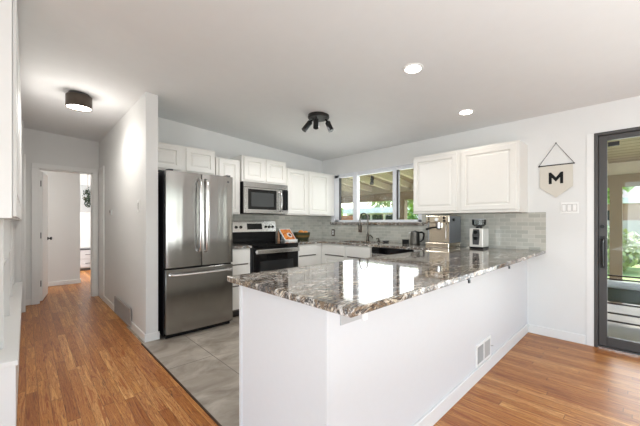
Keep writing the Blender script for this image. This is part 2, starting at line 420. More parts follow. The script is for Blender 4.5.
# interior casing: thin reveal edge
bm = B(); box(bm, -.008, .0, WY0-.02, WY1+.07, WZ1, WZ1+.012); box(bm, -.008, 0, WY1, WY1+.07, WZ0-.02, WZ1)
struct('window_casing', bm, 'vinyl', wdw)
sl = struct('window_sill', box(B(), -.040, .003, 2.0, 3.92, 1.178, 1.224), 'granite', wdw, bevel=.004, label='granite window sill')

# ------------------------------------------------------------------ sliding door
d = sroot('door_1', (XW, 0, 0))
bm = B()
box(bm, -.01, .13, DY1-.03, DY1, 0, DZ1); box(bm, -.01, .13, DY0, DY0+.03, 0, DZ1)
box(bm, -.01, .13, DY0+.03, DY1-.03, DZ1-.03, DZ1); box(bm, 0, .13, DY0+.03, DY1-.03, -.02, .022)
struct('door_frame', bm, 'bronze', d, bevel=.003)
bm = B(); box(bm, -.014, .0, DY0+.03, DY1-.03, .0, .012); struct('threshold', bm, 'steelbright', d)
def leaf(y0, y1, xx):
    bm = B(); s = .062
    box(bm, xx, xx+.04, y1-s, y1, .025, DZ1-.032); box(bm, xx, xx+.04, y0, y0+s, .025, DZ1-.032)
    box(bm, xx, xx+.04, y0+s, y1-s, DZ1-.032-.05, DZ1-.032); box(bm, xx, xx+.04, y0+s, y1-s, .025, .115)
    f = struct('door_leaf', bm, 'bronze', d, bevel=.003)
    struct('door_glass', box(B(), xx+.018, xx+.022, y0+s-.005, y1-s+.005, .11, DZ1-.08), 'glass', f)
    return f
lf = leaf(-.66, DY1-.032, .012); leaf(DY0+.032, -.60, .066)
bm = B(); hy = .252
tube(bm, [(.012, hy, 1.06), (-.03, hy, 1.05), (-.045, hy, 1.0), (-.045, hy, .86), (-.03, hy, .81), (.012, hy, .80)], .009, 8)
box(bm, .004, .014, hy-.018, hy+.018, .78, 1.09)
struct('door_handle', bm, 'blackmetal', lf, smooth=True)
bm = B(); tube(bm, [(.014, hy+.002, 1.185), (-.006, hy+.002, 1.185)], .018, 14); struct('door_lock', bm, 'blackmetal', lf, smooth=True)
bm = B(); box(bm, -.0, .016, .135, .215, 1.955, 1.995); struct('door_catch', bm, 'blackmetal', lf)

# ------------------------------------------------------------------ cabinets
def panel_door(x0, x1, z0, z1, yf=0, th=.019, frame=.052):
    bm = B(); prof = [(0, th), (0, .004), (.004, 0), (frame, 0), (frame+.003, .014), (frame+.013, .014), (frame+.032, .003)]
    rings = []
    for ins, dy in prof:
        rings.append([bm.verts.new((x, yf+dy, z)) for x, z in ((x0+ins, z0+ins), (x1-ins, z0+ins), (x1-ins, z1-ins), (x0+ins, z1-ins))])
    for a, b in zip(rings, rings[1:]):
        for k in range(4): bm.faces.new((a[k], a[(k+1) % 4], b[(k+1) % 4], b[k]))
    bm.faces.new(rings[-1]); bm.faces.new(rings[0][::-1])
    return bm
def wall_cabinet(label, loc, rz, width, z0, z1, depth, doors, group=None, reveal=.02):
    """front frame at local y=0; doors stand proud in front"""
    t = thing('wall_cabinet', label, 'cabinet', loc, rz, 'white wall cabinets')
    obj('body', box(B(), 0, width, 0, depth, z0, z1), 'cab', t, bevel=.002)
    for a, b in doors:
        obj('door', panel_door(a, b, z0+reveal, z1-reveal, -.019), 'cab', t)
    return t
YF = 3.84
wall_cabinet('pair of small white doors above the stainless refrigerator', (1.016, YF, 0), 0, .77, 1.83, 2.152, YK-YF, [(.0, .335), (.395, .755)])
wall_cabinet('tall narrow single-door white wall cabinet between refrigerator and microwave', (1.80, YF, 0), 0, .345, 1.335, 2.08, YK-YF, [(.035, .318)])
wall_cabinet('short white two-door wall cabinet directly above the microwave', (2.155, YF-.03, 0), 0, .765, 1.795, 2.155, YK-YF+.03, [(.03, .355), (.395, .745)])
wall_cabinet('tall white two-door wall cabinet in the corner, right of the microwave', (2.93, YF, 0), 0, 1.11, 1.34, 2.08, YK-YF, [(.03, .44), (.49, .945)])
wall_cabinet('long white two-door wall cabinet above the espresso machine', (3.72, 2.085, 0), -PI/2, 1.215, 1.335, 2.085, XW-3.72, [(.012, .572), (.622, 1.185)], reveal=.03)

CT0, CT1 = .888, .92
def base_cabinet(label, loc, rz, width, depth, fronts, group=None, top=CT0-.002):
    t = thing('base_cabinet', label, 'cabinet', loc, rz, 'white base cabinets')
    if top > .8: obj('body', box(B(), 0, width, .0, depth, .10, top), 'cab', t)
    else: bb_ = box(B(), 0, width, .03, depth, .10, top); box(bb_, 0, width, .0, .03, .10, CT0-.002); obj('body', bb_, 'cab', t)
    obj('toe_kick', box(B(), 0, width, .06, depth, .005, .10), 'kick', t)
    for kind, a, b, z0, z1 in fronts:
        if kind == 'drawer':
            f = obj('drawer', box(B(), a, b, -.019, 0, z0, z1), 'cab', t, bevel=.003)
            obj('finger_pull', box(B(), a+.03, b-.03, -.0195, -.004, z0-.014, z0+.003), 'recess_shade', f)  # finger pull recess, its shade drawn as a dark strip
        else:
            obj('door', panel_door(a, b, z0, z1, -.019), 'cab', t)
    return t
FY = 3.56; FX = 3.445
base_cabinet('narrow white drawer base between refrigerator and range', (1.83, FY, 0), 0, .305, YK-FY, [('drawer', .008, .297, .69, .868), ('drawer', .008, .297, .42, .675), ('drawer', .008, .297, .115, .405)])
base_cabinet('white drawer base right of the range, in the corner', (2.935, FY, 0), 0, .51, YK-FY, [('drawer', .01, .40, .72, .868), ('drawer', .01, .40, .42, .70), ('drawer', .01, .40, .115, .40)])
base_cabinet('white sink base with two wide false drawer fronts left of dishwasher', (FX, 3.555, 0), -PI/2, .99, XW-FX-.004, [('drawer', .065, .51, .72, .868), ('drawer', .53, .98, .72, .868), ('door', .065, .51, .115, .70), ('door', .53, .98, .115, .70)], top=.69)
base_cabinet('white base cabinet tucked in the corner beside the peninsula', (FX, 1.925, 0), -PI/2, .35, XW-FX-.004, [('drawer', .01, .34, .72, .868), ('door', .01, .34, .115, .70)])
# dishwasher
t = thing('dishwasher', 'dark steel dishwasher under the window counter, right of the sink', 'dishwasher', (FX, 2.555, 0), -PI/2)
obj('tub', box(B(), 0, .62, .01, .55, .1, CT0-.004), 'darkgrey', t)
obj('door', box(B(), .004, .616, -.022, .01, .11, .80), 'steel', t, bevel=.004)
obj('control_panel', box(B(), .004, .616, -.02, .01, .803, CT0-.006), 'blackglass', t, bevel=.003)
obj('toe_kick', box(B(), .004, .616, .05, .4, .005, .1), 'kick', t)
# ------------------------------------------------------------------ peninsula
PX0, PY0, PY1 = .877, .875, 1.565
t = thing('peninsula_base', 'long white-painted peninsula half wall carrying the granite bar top', 'peninsula', (PX0, PY0, 0))
L = XW-PX0-.002
obj('end_panel', box(B(), 0, .018, -.0, PY1-PY0, 0.005, CT0-.001), 'panel', t, bevel=.0015)
obj('corner_trim', box(B(), -.006, .018, PY1-PY0-.02, PY1-PY0+.004, .005, CT0-.002), 'panel', t, bevel=.002)
obj('back_panel', box(B(), .018, L, .0, .018, .0, CT0-.001), 'panel', t)
obj('baseboard', box(B(), .018, L, -.014, 0, 0, .098), 'trim', t, bevel=.005)
obj('cabinet_box', box(B(), .02, L-.64, .02, PY1-PY0-.02, .1, CT0-.002), 'cab', t)
obj('toe_kick', box(B(), .02, L-.62, .02, PY1-PY0-.07, .005, .1), 'kick', t)
for i in range(5):
    a = .03+i*.504
    bm = panel_door(a, a+.49, .115, .70, 0)
    for vt in bm.verts: vt.co.y = (PY1-PY0) - vt.co.y
    obj('door', bm, 'cab', t)
    bm = box(B(), a, a+.49, PY1-PY0-.019, PY1-PY0, .72, .868); obj('drawer', bm, 'cab', t, bevel=.003)
# ------------------------------------------------------------------ worktops
sx0, sx1, sy0, sy1 = 3.52, 3.90, 2.66, 3.30
xs = sorted([.828, 2.922, 3.415, sx0, sx1, XW-.001]); ys = sorted([.705, 1.63, sy0, sy1, 3.525, YK-.001])
def ins(x, y):
    if y < 1.63: return True
    if y > 3.525: return x > 2.922
    if x > 3.415: return not (sx0 < x < sx1 and sy0 < y < sy1)
    return False
o = obj('countertop', grid_solid(xs, ys, ins, CT0, CT1), 'granite', bevel=.005, seg=3)
tag(o, 'polished grey and cream granite worktop wrapping from corner round to the peninsula bar', 'countertop')
o = obj('countertop', box(B(), 1.828, 2.142, 3.525, YK-.001, CT0, CT1), 'granite', bevel=.004)
tag(o, 'small granite worktop piece between refrigerator and range', 'countertop')
# backsplash
bm = B(); box(bm, XW-.010, XW-.001, .703, 3.90, CT1+.001, 1.177); box(bm, XW-.010, XW-.001, .703, 2.135, 1.177, 1.334); box(bm, XW-.010, XW-.001, 3.93, YK-.001, 1.177, 1.338); box(bm, XW-.010, XW-.001, 3.90, YK-.001, CT1+.001, 1.177)
o = obj('trim_6', bm, 'splash_y'); o['kind'] = 'structure'
bm = B(); box(bm, 1.81, XW-.012, YK-.010, YK-.001, CT1+.001, 1.335); box(bm, 2.15, 2.94, YK-.010, YK-.001, 1.335, 1.45)
o = obj('trim_7', bm, 'splash_x'); o['kind'] = 'structure'

# ------------------------------------------------------------------ sink and faucet
t = thing('sink', 'undermount stainless sink basin below the window', 'sink', ((sx0+sx1)/2, (sy0+sy1)/2, 0))
a, b = (sx1-sx0)/2+.006, (sy1-sy0)/2+.006
bm = B()
for (x0, x1, y0, y1, z0, z1) in ((-a, a, -b, b, .70, .706), (-a, -a+.006, -b, b, .706, CT0-.001), (a-.006, a, -b, b, .706, CT0-.001), (-a+.006, a-.006, -b, -b+.006, .706, CT0-.001), (-a+.006, a-.006, b-.006, b, .706, CT0-.001)): box(bm, x0, x1, y0, y1, z0, z1)
obj('basin', bm, 'steelbright', t)
obj('drain', lathe(B(), [(.045, .706), (.045, .709), (.03, .7085)], seg=20), 'chrome', t, smooth=True)
t = thing('kitchen_faucet', 'dark bronze gooseneck faucet with spring hose behind the sink', 'faucet', (3.955, 3.02, CT1))
obj('base', lathe(B(), [(.03, 0), (.03, .008), (.022, .02), (.020, .12), (.014, .13)], seg=20), 'faucet', t, smooth=True)
pts = [(0, 0, .1), (0, 0, .36)] + [(-.075+.075*math.cos(q), .02*(1-math.cos(q)), .36+.085*math.sin(q)) for q in [PI*i/12 for i in range(1, 13)]] + [(-.152, .04, .25)]
obj('neck', tube(B(), pts, .011, 10), 'faucet', t, smooth=True)
bm = B(); lathe(bm, [(.012, 0), (.016, .02), (.015, .08), (.011, .1)], c=(-.153, .04, .16), seg=16); obj('spray_head', bm, 'faucet', t, smooth=True)
obj('lever', tube(B(), [(0, -.018, .09), (0, -.045, .10), (0, -.085, .075), (0, -.10, .05)], [.011, .010, .008, .007], 8), 'faucet', t, smooth=True)
t = thing('soap_dispenser', 'small dark soap pump on the counter right of the faucet', 'soap dispenser', (3.945, 2.80, CT1))
obj('base', lathe(B(), [(.022, 0), (.022, .012), (.012, .022), (.010, .045)], seg=16), 'faucet', t, smooth=True)
obj('spout', tube(B(), [(0, 0, .04), (-.01, 0, .055), (-.06, 0, .05)], .008, 8), 'faucet', t, smooth=True)
o = obj('sponge_dish', lathe(B(), [(.035, 0), (.05, .012), (.052, .022), (.04, .02)], c=(3.955, 2.68, CT1), seg=20), 'darkgrey', smooth=True)
tag(o, 'low round dark dish on the counter beside the soap pump', 'dish')

# ------------------------------------------------------------------ refrigerator
t = thing('refrigerator', 'stainless steel french-door refrigerator with bottom freezer drawer', 'refrigerator', (1.04, 3.385, 0))
W = .762
obj('body', box(B(), .0, W, .055, .76, .03, 1.765), 'black', t, bevel=.004)
obj('toe_grille', box(B(), .02, W-.02, .05, .2, .004, .05), 'black', t)
def bowed(x0, x1, z0, z1, th=.052, bow=.012, n=8, edge=.012):
    bm = B(); cols = []
    for i in range(n+1):
        s = i/n; x = x0+(x1-x0)*s
        y = -bow*(1-(2*s-1)**2)
        if i in (0, n): y += edge*.5
        cols.append((x, y))
    poly = cols + [(x1, th), (x0, th)]
    return prism(bm, poly, z0, z1, 'z')
for (a, b) in ((.004, W/2-.003), (W/2+.003, W-.004)): obj('door', bowed(a, b, .745, 1.765), 'steelv', t, bevel=.004, smooth=True)
obj('freezer_drawer', bowed(.004, W-.004, .055, .728), 'steelv', t, bevel=.004, smooth=True)
for s in (-1, 1):
    x = W/2+s*.036
    pts = [(x, -.004, 1.70), (x, -.045, 1.685)]+[(x, -.055-.014*math.sin(PI*q/8), 1.66-.72*q/8) for q in range(9)]+[(x, -.045, .915), (x, -.004, .90)]
    bm = tube(B(), pts, .0145, 10)
    obj('handle', bm, 'steelhandle', t, smooth=True)
pts = [(.045, -.002, .672), (.05, -.045, .672)]+[(.06+(W-.12)*q/8, -.055-.012*math.sin(PI*q/8), .672) for q in range(9)]+[(W-.05, -.045, .672), (W-.045, -.002, .672)]
obj('handle', tube(B(), pts, .0145, 10), 'steelhandle', t, smooth=True)
obj('badge', tube(B(), [(W-.07, -.007, 1.70), (W-.07, -.010, 1.70)], .012, 14), 'darkgrey', t)
for x in (.03, W-.03-.05): obj('hinge_cap', box(B(), x, x+.05, .01, .10, 1.765, 1.785), 'darkgrey', t, bevel=.004)

# ------------------------------------------------------------------ range
t = thing('range', 'stainless and black glass electric range with oven', 'range', (2.152, 3.50, 0))
W = .765
obj('body', box(B(), 0, W, .04, .64, .02, .905), 'darkgrey', t)
obj('cooktop', box(B(), 0, W, .0, .61, .905, .926), 'blackglass', t, bevel=.004)
for (x, y, r) in ((.2, .17, .10), (.58, .17, .08), (.2, .44, .075), (.58, .44, .10)):
    for rr in (r,):
        bm = B(); n = 32; i_ = [bm.verts.new((x+(rr-.002)*math.cos(2*PI*k/n), y+(rr-.002)*math.sin(2*PI*k/n), .9265)) for k in range(n)]; o_ = [bm.verts.new((x+rr*math.cos(2*PI*k/n), y+rr*math.sin(2*PI*k/n), .9265)) for k in range(n)]
        for k in range(n): bm.faces.new((i_[k], o_[k], o_[(k+1) % n], i_[(k+1) % n]))
        obj('burner_ring', bm, 'darkgrey', t)
od = obj('oven_door', box(B(), .006, W-.006, -.0, .04, .20, .868), 'blackglass', t, bevel=.005)
obj('trim_rail', box(B(), .006, W-.006, -.004, .04, .872, .903), 'blackglass', t, bevel=.003)
obj('window', box(B(), .10, W-.10, -.0012, .0, .33, .70), plain('oven_window', (.02, .021, .022), .06), od)
hb = B(); box(hb, .02, W-.02, -.052, -.03, .805, .862); box(hb, .02, .06, -.03, 0, .82, .85); box(hb, W-.06, W-.02, -.03, 0, .82, .85)
obj('handle', hb, 'steelhandle', od, bevel=.007, seg=3)
obj('storage_drawer', box(B(), .006, W-.006, .0, .04, .045, .19), 'steel', t, bevel=.004)
obj('riser', box(B(), .0, W, .575, .64, .926, 1.075), 'black', t, bevel=.003)
bg_ = obj('control_panel', prism(B(), [(.555, 1.075), (.645, 1.075), (.645, 1.245), (.585, 1.245)], .0, W, 'x'), 'steelbright', t, bevel=.006)
def kn(x, r=.021): 
    z = 1.155; y = .573
    bm = tube(B(), [(x, y, z), (x, y-.022, z-.004)], [r, r*.85], 16); k_ = obj('knob', bm, 'black', bg_, smooth=True)
for x in (.06, .135, .57, .635, .70): kn(x)
obj('display', prism(B(), [(.5615, 1.115), (.5690, 1.115), (.5780, 1.205), (.5735, 1.205)], .24, .50, 'x'), 'blackglass', bg_)

# ------------------------------------------------------------------ microwave
t = thing('microwave', 'over-the-range stainless microwave with black glass door', 'microwave', (2.165, 3.755, 1.352))
W, Hh = .752, .438
obj('body', box(B(), 0, W, .03, .41, .012, Hh), 'black', t, bevel=.003)
obj('bottom_plate', box(B(), .01, W-.01, .02, .41, -.004, .012), 'black', t)
obj('top_vent', box(B(), 0, W, 0, .03, Hh-.075, Hh), 'steel', t, bevel=.003)
dr = obj('door', box(B(), 0, .64, -.004, .03, .0, Hh-.078), 'steel', t, bevel=.004)
obj('window', box(B(), .055, .535, -.006, -.003, .055, Hh-.10), 'blackglass', dr, bevel=.002)
obj('window_screen', box(B(), .105, .485, -.0068, -.006, .095, Hh-.145), plain('mesh_screen', (.045, .048, .048), .25, nscale=300, amt=.3), dr)
obj('control_panel', box(B(), .643, W, -.004, .03, .055, Hh-.078), 'blackglass', t, bevel=.002)
obj('lower_strip', box(B(), .643, W, -.004, .03, 0, .053), 'steel', t, bevel=.002)
pts = [(.598, -.004, .33), (.598, -.035, .32)]+[(.598, -.040-.012*math.sin(PI*q/6), .305-.25*q/6) for q in range(7)]+[(.598, -.035, .045), (.598, -.004, .04)]
obj('handle', tube(B(), pts, .012, 10), 'steelhandle', dr, smooth=True)

# ------------------------------------------------------------------ cookbook and bowl
t = thing('cookbook', 'orange and white cookbook propped up on the counter beside the range', 'cookbook', (3.075, 3.86, CT1), math.radians(4))
tilt = Matrix.Rotation(math.radians(-42), 4, 'X')
def til(bm): bm.transform(tilt); return bm
obj('pages', til(box(B(), -.115, .115, .004, .02, .022, .262)), 'white', t)
obj('cover', til(box(B(), -.12, .12, 0, .004, .02, .265)), 'white', t, label='white-bordered cover')
tm = NT('food_photo'); tm.set(rough=.35)
vv = tm.coords(); 
tm.l(tm.ramp(tm.noise(vv, 16, 3, .6, .6), [(.36, rgb(150, 60, 24)), (.46, rgb(222, 120, 40)), (.56, rgb(238, 160, 84)), (.66, rgb(196, 96, 44))]), tm.b.inputs['Base Color'])
cv = til(box(B(), -.105, .105, -.0012, 0, .04, .25)); obj('cover_picture', cv, tm.m, t)
bm = B(); n = 24
ringv = [(.03+.052*math.cos(2*PI*k/n), .13+.05*math.sin(2*PI*k/n)) for k in range(n)]
prism(bm, ringv, -.0022, -.001, 'y'); obj('plate_picture', til(bm), plain('plate_print', rgb(236, 222, 214), .4), t)
bm = B(); prism(bm, [(.035+.028*math.cos(2*PI*k/n), .128+.026*math.sin(2*PI*k/n)) for k in range(n)], -.0032, -.0022, 'y'); obj('food_picture', til(bm), plain('dark_food', rgb(86, 40, 34), .5), t)
bm = B(); box(bm, -.10, .10, -.03, -.022, .006, .03); box(bm, -.10, .10, -.03, .06, 0, .008); bm2 = bm
box(bm, -.10, .10, .06, .16, 0, .008); tube(bm, [(-.08, .15, .004), (-.08, .135, .115)], .005, 6); tube(bm, [(.08, .15, .004), (.08, .135, .115)], .005, 6)
o = obj('book_stand', bm, 'white', None, bevel=.002); o.location = (3.075, 3.86, CT1); o.rotation_euler = (0, 0, math.radians(4)); tag(o, 'white easel stand holding up the orange cookbook', 'book stand')
t = thing('fruit_bowl', 'dark green glazed bowl on the counter behind the cookbook', 'bowl', (3.38, 3.97, CT1))
obj('bowl_shell', lathe(B(), [(.10, 0), (.105, .006), (.125, .05), (.14, .10), (.145, .135), (.138, .135), (.132, .10), (.116, .055), (.04, .014)], seg=32), plain('green_glaze', rgb(62, 66, 44), .3, nscale=12, amt=.3), t, smooth=True)
obj('band', lathe(B(), [(.1285, .056), (.1375, .086), (.1385, .086), (.1295, .056)], seg=32, capb=False, capt=False), plain('ochre_band', rgb(120, 92, 44), .35), t, smooth=True)
def fruit(name, label, cat, loc, r, mat, squash=.9, group=None):
    o = obj(name, lathe(B(), [(r*math.sin(PI*k/10)+.0006, -r*squash*math.cos(PI*k/10)) for k in range(11)], seg=18), mat, smooth=True)
    o.location = loc; tag(o, label, cat, group)
om = plain('orange_peel', rgb(226, 148, 70), .5, bump=.2); gm = plain('green_peel', rgb(92, 104, 48), .45)
fruit('orange', 'left orange fruit heaped in the green bowl', 'fruit', (3.33, 3.93, CT1+.125), .05, om, group='oranges in the bowl')
fruit('orange', 'right orange fruit heaped in the green bowl, nearer the window', 'fruit', (3.42, 3.92, CT1+.12), .045, om, group='oranges in the bowl')
fruit('lime', 'green lime at the back of the green bowl', 'fruit', (3.39, 4.01, CT1+.13), .045, gm)
# small items between range and cookbook
o = obj('pepper_mill', lathe(B(), [(.026, 0), (.026, .01), (.018, .04), (.016, .08), (.023, .115), (.023, .13), (.008, .14), (.015, .155), (.004, .168)], c=(2.965, 4.06, CT1), seg=20), plain('tan_wood', rgb(176, 132, 100), .45), smooth=True)
tag(o, 'light wooden pepper mill standing behind the cookbook', 'pepper mill')
o = obj('salt_cellar', lathe(B(), [(.024, 0), (.027, .01), (.027, .10), (.02, .115)], c=(3.045, 4.10, CT1), seg=20), plain('blue_grey_jar', rgb(44, 60, 74), .3), smooth=True)
tag(o, 'small dark blue jar against the tile behind the cookbook', 'jar')

# ------------------------------------------------------------------ kettle and box
t = thing('kettle', 'dark steel electric kettle on the counter under the window', 'kettle', (3.86, 2.14, CT1), math.radians(-62))
obj('jug', lathe(B(), [(.068, 0), (.070, .012), (.066, .02), (.060, .165), (.058, .172)], seg=32), plain('dark_steel', (.16, .155, .14), .3, .9), t, smooth=True)
obj('lid', lathe(B(), [(.058, .172), (.056, .178), (.02, .183), (.012, .19), (.004, .192)], seg=24), 'black', t, smooth=True)
bm = B(); tube(bm, [(.055, 0, .165), (.09, 0, .168), (.112, 0, .155), (.115, 0, .12), (.105, 0, .07), (.066, 0, .035)], [.012, .012, .013, .012, .011, .010], 8)
obj('handle', bm, 'black', t, smooth=True)
bm = B(); prism(bm, [(-.055, .14), (-.085, .17), (-.055, .172)], -.014, .014, 'y'); obj('spout', bm, plain('dark_steel_2', (.16, .155, .14), .3, .9), t)
t = thing('tin_canister', 'little black square tin beside the kettle', 'tin', (3.86, 2.285, CT1), 0)
obj('tin', box(B(), -.03, .03, -.038, .038, 0, .05), 'black', t, bevel=.004)
obj('lid', box(B(), -.032, .032, -.04, .04, .05, .062), 'black', t, bevel=.004)

# ------------------------------------------------------------------ espresso machine
t = thing('espresso_machine', 'stainless steel espresso machine under the right wall cabinet', 'espresso machine', (3.62, 1.86, CT1), -PI/2)
W = .295; D = .33
es = M['steelbright']; warm = steel('warm_steel', (.70, .62, .50), .22, 0)
M['esp_side'] = plain('espresso_side', (.20, .21, .225), .35, .4)
obj('body', box(B(), .010, W-.010, .101, D, .055, .30), M['esp_side'], t, bevel=.002)
obj('splash_panel', box(B(), .012, W-.012, .07, .10, .056, .30), warm, t)
for x in (0, W-.010): obj('side_panel', box(B(), x, x+.010, .055, D, .056, .299), M['esp_side'], t, bevel=.002)
obj('side_cover', box(B(), W, W+.004, .0, D, .06, .38), M['esp_side'], t, bevel=.001)
obj('top_housing', box(B(), 0, W, 0, D, .30, .385), warm, t, bevel=.006)
obj('drip_tray', box(B(), 0, W, -.01, D, 0, .055), warm, t, bevel=.006)
obj('tray_grid', box(B(), .02, W-.02, 0, .09, .055, .059), 'darkgrey', t)
for x, z, m_ in ((.04, .358, 'black'), (.04, .335, 'black'), (.04, .312, 'black'), (.235, .357, 'black'), (.235, .322, 'black')):
    r_ = .008 if x < .1 else .013
    obj('knob', tube(B(), [(x, 0, z), (x, -.012, z)], r_, 14), m_, t, smooth=True)
obj('gauge', tube(B(), [(.14, 0, .34), (.14, -.006, .34)], .022, 20), 'white', t, smooth=True)
obj('group_head', lathe(B(), [(.034, .262), (.036, .30)], c=(.14, .055, 0), seg=24), 'chrome', t, smooth=True)
pf = obj('portafilter', lathe(B(), [(.014, .215), (.033, .235), (.034, .262)], c=(.14, .055, 0), seg=24), 'chrome', t, smooth=True)
obj('portafilter_handle', tube(B(), [(.125, .03, .245), (.085, -.04, .235), (.055, -.09, .22)], [.010, .012, .014], 10), 'black', pf, smooth=True)
obj('steam_wand', tube(B(), [(.245, .04, .30), (.248, .02, .27), (.255, .0, .18), (.26, -.015, .11)], .006, 8), 'chrome', t, smooth=True)
obj('side_knob', tube(B(), [(W+.003, .10, .335), (W+.022, .10, .335)], .018, 14), 'black', t, smooth=True)
# ------------------------------------------------------------------ coffee grinder
t = thing('coffee_grinder', 'white-fronted steel coffee grinder with clear bean hopper', 'coffee grinder', (3.72, 1.375, CT1), -PI/2)
W = .15; D = .19
obj('foot', box(B(), .002, W-.002, .004, D, 0, .02), 'black', t, bevel=.003)
obj('body', box(B(), 0, W, 0, D, .02, .235), plain('grinder_shell', rgb(216, 213, 206), .3, .2), t, bevel=.01, seg=3)
obj('front_plate', prism(B(), [(.04, .05), (.105, .05), (.115, .16), (.11, .225), (.045, .225), (.035, .16)], -.003, .0, 'y'), 'darkgrey', t)
obj('dial', tube(B(), [(.075, -.003, .19), (.075, -.018, .19)], .021, 18), 'black', t, smooth=True)
obj('chute', prism(B(), [(.055, .14), (.095, .14), (.088, .105), (.062, .105)], -.03, -.003, 'y'), 'black', t)
obj('collar', lathe(B(), [(.035, .235), (.034, .256)], c=(W/2, D/2, 0), seg=24), 'black', t, smooth=True)
obj('hopper', lathe(B(), [(.045, .255), (.072, .275), (.075, .335), (.072, .335), (.069, .278), (.042, .259)], c=(W/2, D/2, 0), seg=28, capb=False, capt=False), 'hopper', t, smooth=True)
obj('hopper_lid', lathe(B(), [(.076, .335), (.076, .344), (.07, .348)], c=(W/2, D/2, 0), seg=28), plain('smoke_lid', (.30, .31, .31), .3), t, smooth=True)

# ------------------------------------------------------------------ outlets, switches, vents
def plate(name, label, cat, loc, rz, w_, h_, mat, ins_, insmat):
    t = thing(name, label, cat, loc, rz, 'outlets' if cat == 'outlet' else 'light switches')
    obj('plate', box(B(), -w_/2, w_/2, -.006, 0, -h_/2, h_/2), mat, t, bevel=.002)
    for i, (cx, cz, cw, ch) in enumerate(ins_): obj('surround', box(B(), cx-cw/2-.004, cx+cw/2+.004, -.0066, -.006, cz-ch/2-.004, cz+ch/2+.004), 'ventgrey', t)
    for i, (cx, cz, cw, ch) in enumerate(ins_):
        obj('rocker' if 'switch' in name else 'socket', box(B(), cx-cw/2, cx+cw/2, -.010, -.006, cz-ch/2, cz+ch/2), insmat, t, bevel=.001)
    return t
plate('power_outlet', 'bronze outlet plate with white sockets, nearest the corner cabinet', 'outlet', (XW-.0105, 3.865, 1.035), -PI/2, .075, .125, 'brownplate', [(0, .02, .028, .03), (0, -.02, .028, .03)], 'white')
plate('power_outlet', 'bronze outlet plate just under the sill, left of the faucet', 'outlet', (XW-.0105, 3.24, 1.115), -PI/2, .075, .12, 'brownplate', [(0, .02, .028, .03), (0, -.02, .028, .03)], 'brownplate')
plate('light_switch', 'white triple rocker switch plate below the M pennant', 'switch', (XW, .505, 1.375), -PI/2, .148, .118, 'white', [(-.043, 0, .030, .066), (0, 0, .030, .066), (.043, 0, .030, .066)], 'white')
plate('light_switch', 'white rocker switch plate near the front edge of the hall wall', 'switch', (.885, 3.76, 1.40), -PI/2, .075, .13, 'white', [(0, 0, .032, .066)], 'ventmetal')
t = thing('thermostat', 'small white thermostat midway along the hall wall', 'thermostat', (.885, 5.2, 1.37), -PI/2)
obj('housing', box(B(), -.05, .05, -.022, 0, -.04, .04), 'ventmetal', t, bevel=.004); obj('screen', box(B(), -.03, .03, -.0235, -.022, -.012, .022), 'darkgrey', t)
# hall return-air grille
t = thing('wall_vent', 'large grey slatted return vent low on the hall wall', 'vent', (.871, 4.46, 0), -PI/2)
w2_, h0, h1 = .43, .02, .235
bm = B(); box(bm, -w2_, w2_, -.012, 0, h1-.02, h1); box(bm, -w2_, w2_, -.012, 0, h0, h0+.02); box(bm, -w2_, -w2_+.02, -.012, 0, h0+.02, h1-.02); box(bm, w2_-.02, w2_, -.012, 0, h0+.02, h1-.02)
obj('frame', bm, 'ventgrey', t)
obj('backing', box(B(), -w2_+.02, w2_-.02, -.002, .0, h0+.02, h1-.02), 'hole', t)
bm = B()
for k in range(30):
    x = -w2_+.03+k*(2*w2_-.06)/29; box(bm, x-.006, x+.006, -.010, -.002, h0+.02, h1-.02)
obj('louvres', bm, 'ventgrey', t)
# peninsula register
t = thing('wall_vent', 'white floor-level register set in the white peninsula wall', 'vent', (2.66, PY0, .19), 0)
bm = B(); w2_, h_ = .165, .085
box(bm, -w2_, w2_, -.008, 0, h_-.018, h_); box(bm, -w2_, w2_, -.008, 0, -h_, -h_+.018); box(bm, -w2_, -w2_+.02, -.008, 0, -h_+.018, h_-.018); box(bm, w2_-.02, w2_, -.008, 0, -h_+.018, h_-.018); box(bm, -.008, .008, -.008, 0, -h_+.018, h_-.018)
obj('frame', bm, 'white', t, bevel=.001)
obj('backing', box(B(), -w2_+.02, w2_-.02, -.0015, 0, -h_+.018, h_-.018), 'hole', t)
bm = B()
for k in range(11):
    for a, b in ((-w2_+.02, -.008), (.008, w2_-.02)):
        x = a+(k+.5)*(b-a)/11; s_ = .0018 if a < 0 else .0045; box(bm, x-s_, x+s_, -.006, -.0015, -h_+.018, h_-.018)
obj('louvres', bm, 'ventmetal', t)
obj('lever', tube(B(), [(w2_-.01, -.008, .0), (w2_+.012, -.02, .0)], .003, 6), 'ventgrey', t)
